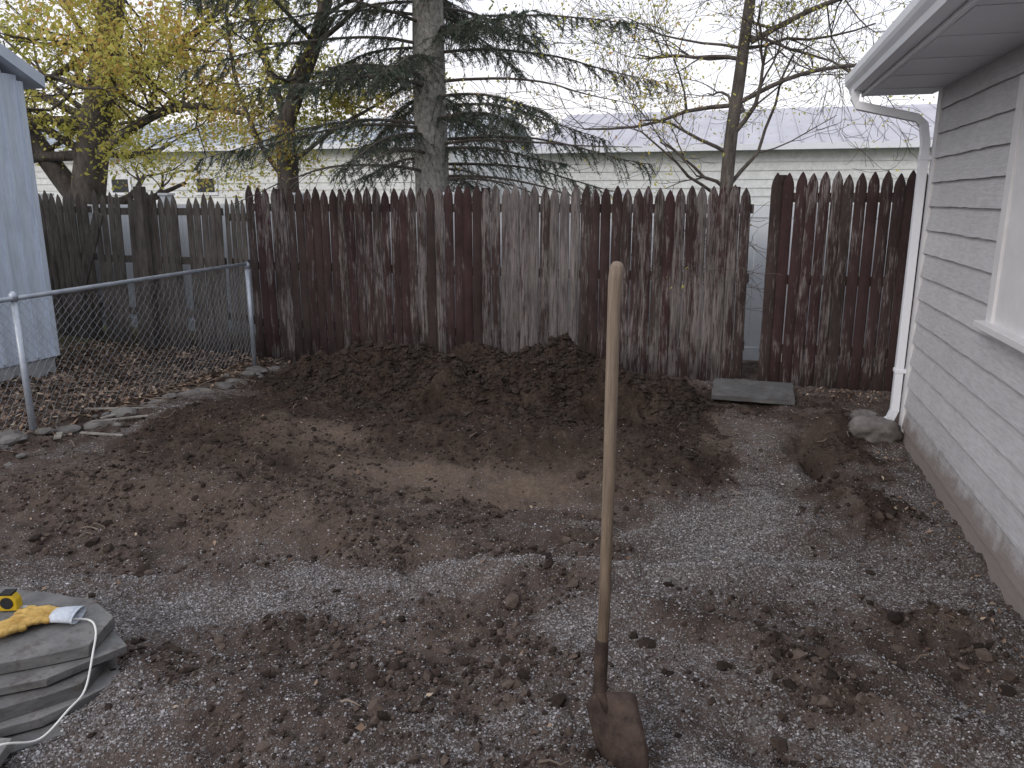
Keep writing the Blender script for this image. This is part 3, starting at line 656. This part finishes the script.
def leafmesh(name,tips,n,spread,size,mat,parent,thr=-.12):
    P=np.array([tuple(t[0]) for t in tips])
    sel=vn(P[:,0]*1.1+50,P[:,1]*1.1+P[:,2]*1.5+50,3)>thr; P=P[sel]
    i=rs.randint(0,len(P),n); pos=P[i]+rs.randn(n,3)*spread
    base=np.array([[-1,0,0],[-.1,-.5,.1],[1,0,0],[-.1,.5,.1]])
    q=rs.randn(n,4); q/=np.linalg.norm(q,axis=1)[:,None]; w,x,y,z=q.T
    Rm=np.stack([1-2*(y*y+z*z),2*(x*y-z*w),2*(x*z+y*w),2*(x*y+z*w),1-2*(x*x+z*z),2*(y*z-x*w),2*(x*z-y*w),2*(y*z+x*w),1-2*(x*x+y*y)],-1).reshape(n,3,3)
    V=np.einsum('nij,mj->nmi',Rm,base)*(size*rs.uniform(.5,1.3,n))[:,None,None]*.5+pos[:,None,:]
    k=np.arange(n)*4; F=np.concatenate([np.stack([k,k+1,k+2],-1),np.stack([k,k+2,k+3],-1)])
    pr=vn(P[:,0]*1.5+20,P[:,1]*1.5+P[:,2]*2+90,5)+.5
    rr=np.clip(rs.rand(n)*.5+.5*pr[i],0,1)
    return npmesh(name,V.reshape(-1,3),F,mat,{'rnd':np.repeat(rr,4)},False,parent)
mspring=rndmat('spring_leaf',[(0,(.26,.30,.06)),(.4,(.52,.51,.12)),(.65,(.68,.60,.17)),(.85,(.68,.42,.14)),(1,(.58,.30,.12))],.6,translucent=.45)
def limb(mb,tips,P,r0,r1,R,lev=1,kids=10,L=1.4,up=.04,maxl=4,sides=10,kk=(2,4)):
    pts=smoothpts(P,5); n=len(pts); rad=[r0+(r1-r0)*i/(n-1) for i in range(n)]; mb.tube(pts,rad,sides,.5)
    for k in range(kids):
        i=R.randint(int(n*.3),n-1); a=Vector((R.gauss(0,1),R.gauss(0,1),R.gauss(.15,.4))).normalized()
        grow(mb,tips,pts[i],a,L*R.uniform(.6,1.2),rad[i]*R.uniform(.25,.42),lev,R,up,.2,6,kk,maxl,.4)
R=random.Random(21); t1=empty('maple_tree'); mb=MB(); tips=[]
limb(mb,tips,[(-9.9,10,-.2),(-9.8,10,1.2),(-9.5,10,2.4),(-9.2,10,3.3),(-8.8,10,4.6),(-8.7,10.2,6.5)],.30,.14,R,kids=26,L=1.9)
limb(mb,tips,[(-9.75,10,1.6),(-10.2,9.8,2.4),(-10.6,9.6,3.4),(-10.9,9.4,5)],.18,.09,R,kids=14,L=1.6)
limb(mb,tips,[(-9.5,10,2.3),(-8.4,9.7,2.75),(-7.3,9.4,2.95),(-6.2,9.2,2.8)],.085,.03,R,kids=24,L=1.1)
limb(mb,tips,[(-9.2,10,3.1),(-8.3,9.8,3.5),(-7.2,9.6,3.9),(-6.2,9.5,4.5)],.08,.03,R,kids=16,L=1.2)
mb.build('trunk_and_limbs',mbark,True,t1); leafmesh('leaves',tips,29000,.12,.074,mspring,t1,-.08)
R=random.Random(5); t2=empty('forked_tree'); mb=MB(); tips=[]
limb(mb,tips,[(-5.56,9,-.2),(-5.57,9,1.2),(-5.54,9,2.2),(-5.55,9,2.75)],.155,.12,R,kids=0)
limb(mb,tips,[(-5.55,9,2.7),(-5.62,9,3.0),(-5.85,9,3.7),(-6.1,9.1,4.6),(-6.3,9.2,6)],.055,.03,R,kids=14,L=1.2)
limb(mb,tips,[(-5.55,9,2.6),(-5.35,9,3.0),(-5.0,9,3.7),(-4.85,9.1,4.5),(-4.8,9.2,6.3)],.11,.06,R,kids=18,L=1.5)
limb(mb,tips,[(-5.55,9,1.9),(-5.9,8.9,2.5),(-6.15,8.9,3.3),(-6.2,8.9,4.3)],.035,.018,R,kids=14,L=.9)
limb(mb,tips,[(-5.5,9.1,2.2),(-5.0,9.3,2.6),(-4.5,9.5,2.9),(-4.2,9.6,3.1)],.03,.012,R,kids=14,L=.7,maxl=3)
mb.build('trunk_and_limbs',mbark,True,t2); leafmesh('leaves',tips,15000,.10,.062,mspring,t2,-.08)
R=random.Random(9); t3=empty('slim_tree'); mb=MB(); tips=[]
limb(mb,tips,[(-.16,8.9,-.2),(-.15,8.9,1.2),(-.14,8.9,2.2),(-.08,8.9,3.0),(-.02,8.9,3.8),(.2,8.9,6.2)],.085,.05,R,kids=18,L=1.5,maxl=4,kk=(3,5))
limb(mb,tips,[(-.1,8.9,2.7),(.5,8.8,2.95),(1.2,8.7,3.0),(2.2,8.6,2.9)],.028,.010,R,kids=16,L=.8,maxl=3,sides=6,kk=(3,5))
limb(mb,tips,[(0,8.9,3.3),(.7,8.8,3.6),(1.5,8.8,3.75),(2.6,8.6,3.7)],.032,.010,R,kids=18,L=1.0,maxl=3,sides=6,kk=(3,5))
mb.build('trunk_and_limbs',mbark,True,t3); leafmesh('leaves',tips,6000,.09,.042,mspring,t3)
# spruce
R=random.Random(3); t4=empty('spruce_tree'); mb=MB(); nd=[]
mb.tube([(-3.66,9.2,-.2),(-3.66,9.2,1.5),(-3.67,9.2,3.5),(-3.66,9.2,6),(-3.65,9.2,10)],[.23,.215,.19,.14,.02],20,.5)
mbb=MB()
z=1.9
while z<9.6:
    az=R.uniform(0,6.283); Lb_=(R.uniform(1.5,2.9) if z<5 else 2.4*(10-z)/5); rr=.022 if z<5 else .02
    p=Vector((-3.66,9.2,z)); d=Vector((math.cos(az),math.sin(az),.15)); pts=[p.copy()]; n=13
    dead=(z<2.5 and R.random()<.35) or R.random()<.10
    for i in range(n):
        d=(d+Vector((R.gauss(0,.05),R.gauss(0,.05),-.045+R.gauss(0,.03)+(.05 if i>8 else 0)))).normalized(); p=p+d*Lb_/n; pts.append(p.copy())
    mbb.tube(pts,[rr*(1-.85*i/n) for i in range(n+1)],5,R.random(),cap=False)
    for i in range(2,n+1):
        for s in (-1,1):
            for rep in range(1 if (dead or z>5) else 3):
                if R.random()<.10: continue
                dirv=(pts[i]-pts[i-1]).normalized(); side=dirv.cross(Vector((0,0,1))).normalized()*s
                td=(dirv*.55+side*R.uniform(.4,1)+Vector((0,0,R.uniform(-.9,.1)))).normalized(); TL=R.uniform(.18,.6)*(1.15-.55*i/n)
                q=pts[i-1].lerp(pts[i],R.random()); tp_=[q.copy()]; m=4
                for j in range(m):
                    td=(td+Vector((R.gauss(0,.12),R.gauss(0,.12),-.13))).normalized(); q=q+td*TL/m; tp_.append(q.copy())
                    if not dead or R.random()<.15: nd.append((tuple(tp_[-2]),tuple(q)))
                mbb.tube(tp_,[.005,.0042,.0035,.003,.002],3,R.random(),cap=False)
        if not dead and i>4: nd.append((tuple(pts[i-1]),tuple(pts[i])))
    z+=R.uniform(.028,.068) if z<4.6 else R.uniform(.07,.12)
mb.build('trunk',mbsp,True,t4); mbb.build('branches',mbark,False,t4)
A=np.array([a for a,_ in nd]);B=np.array([b for _,b in nd]); K=11; S=len(A)
f=rs.rand(S,K,1); pos=(A[:,None]*(1-f)+B[:,None]*f).reshape(-1,3); ax3=np.repeat((B-A)/np.linalg.norm(B-A,axis=1)[:,None],K,0)
rv=rs.randn(len(pos),3); rv-=ax3*(rv*ax3).sum(1)[:,None]; rv/=np.linalg.norm(rv,axis=1)[:,None]
dirn=rv*.8+ax3*.6; sd=np.cross(rv,ax3); Ln=rs.uniform(.026,.046,len(pos))[:,None]; wd=.0042
V=np.stack([pos-sd*wd,pos+sd*wd,pos+dirn*Ln+sd*wd*.4,pos+dirn*Ln-sd*wd*.4],1).reshape(-1,3)
k=np.arange(len(pos))*4; F=np.stack([k,k+1,k+2,k+3],-1)
mneed=rndmat('spruce_needles',[(0,(.060,.085,.065)),(.5,(.095,.125,.095)),(1,(.17,.20,.16))],.7)
npmesh('needles',V,F,mneed,{'rnd':np.repeat(np.repeat(rs.rand(S),K),4)},False,t4)
print('needle quads',len(F))

# ---------------------------------------------------------------- world, sun, camera
w=bpy.data.worlds.new("World"); sc.world=w; w.use_nodes=True; nt=w.node_tree
bg=nt.nodes['Background']; sky=nt.nodes.new('ShaderNodeTexSky'); sky.sky_type='NISHITA'; sky.sun_disc=False
EL,AZ=math.radians(28),math.radians(205)
sky.sun_elevation=EL; sky.sun_rotation=AZ; sky.dust_density=2.0
nt.links.new(sky.outputs[0],bg.inputs['Color']); bg.inputs['Strength'].default_value=.11
bg2=nt.nodes.new('ShaderNodeBackground'); tc=nt.nodes.new('ShaderNodeTexCoord'); mp=nt.nodes.new('ShaderNodeMapping'); mp.inputs['Scale'].default_value=(1,1,3)
nt.links.new(tc.outputs['Generated'],mp.inputs[0]); nz=noise(nt,mp.outputs[0],2.2,4,.6)
sxx=nt.nodes.new('ShaderNodeSeparateXYZ'); nt.links.new(tc.outputs['Generated'],sxx.inputs[0])
bg2.inputs['Strength'].default_value=1.50
cc=ramp(nt,nz,[(.35,(.84,.88,.99)),(.65,(.97,.94,.96))])
hz=ramp(nt,sxx.outputs[2],[(0.02,(1.0,.90,.88)),(.30,(.88,.90,.98))]); cc=mixc(nt,.55,cc,hz)
nt.links.new(cc,bg2.inputs['Color'])
mx=nt.nodes.new('ShaderNodeMixShader'); mx.inputs[0].default_value=.75
nt.links.new(bg.outputs[0],mx.inputs[1]); nt.links.new(bg2.outputs[0],mx.inputs[2]); nt.links.new(mx.outputs[0],nt.nodes['World Output'].inputs[0])
L=bpy.data.lights.new('sun','SUN'); L.energy=.8; L.angle=math.radians(20); L.color=(1,.93,.86)
so_=bpy.data.objects.new('sun',L); sc.collection.objects.link(so_)
sd=Vector((math.sin(AZ)*math.cos(EL),math.cos(AZ)*math.cos(EL),math.sin(EL))); so_.rotation_euler=sd.to_track_quat('Z','Y').to_euler()
cam=bpy.data.cameras.new('camera'); cam.lens=773/1024*36; cam.sensor_width=36; cam.clip_end=1000; cam.clip_start=.05
co=bpy.data.objects.new('camera',cam); sc.collection.objects.link(co); co.location=(0,0,1.72); co.rotation_euler=(math.radians(90-13.4),0,math.radians(16)); sc.camera=co
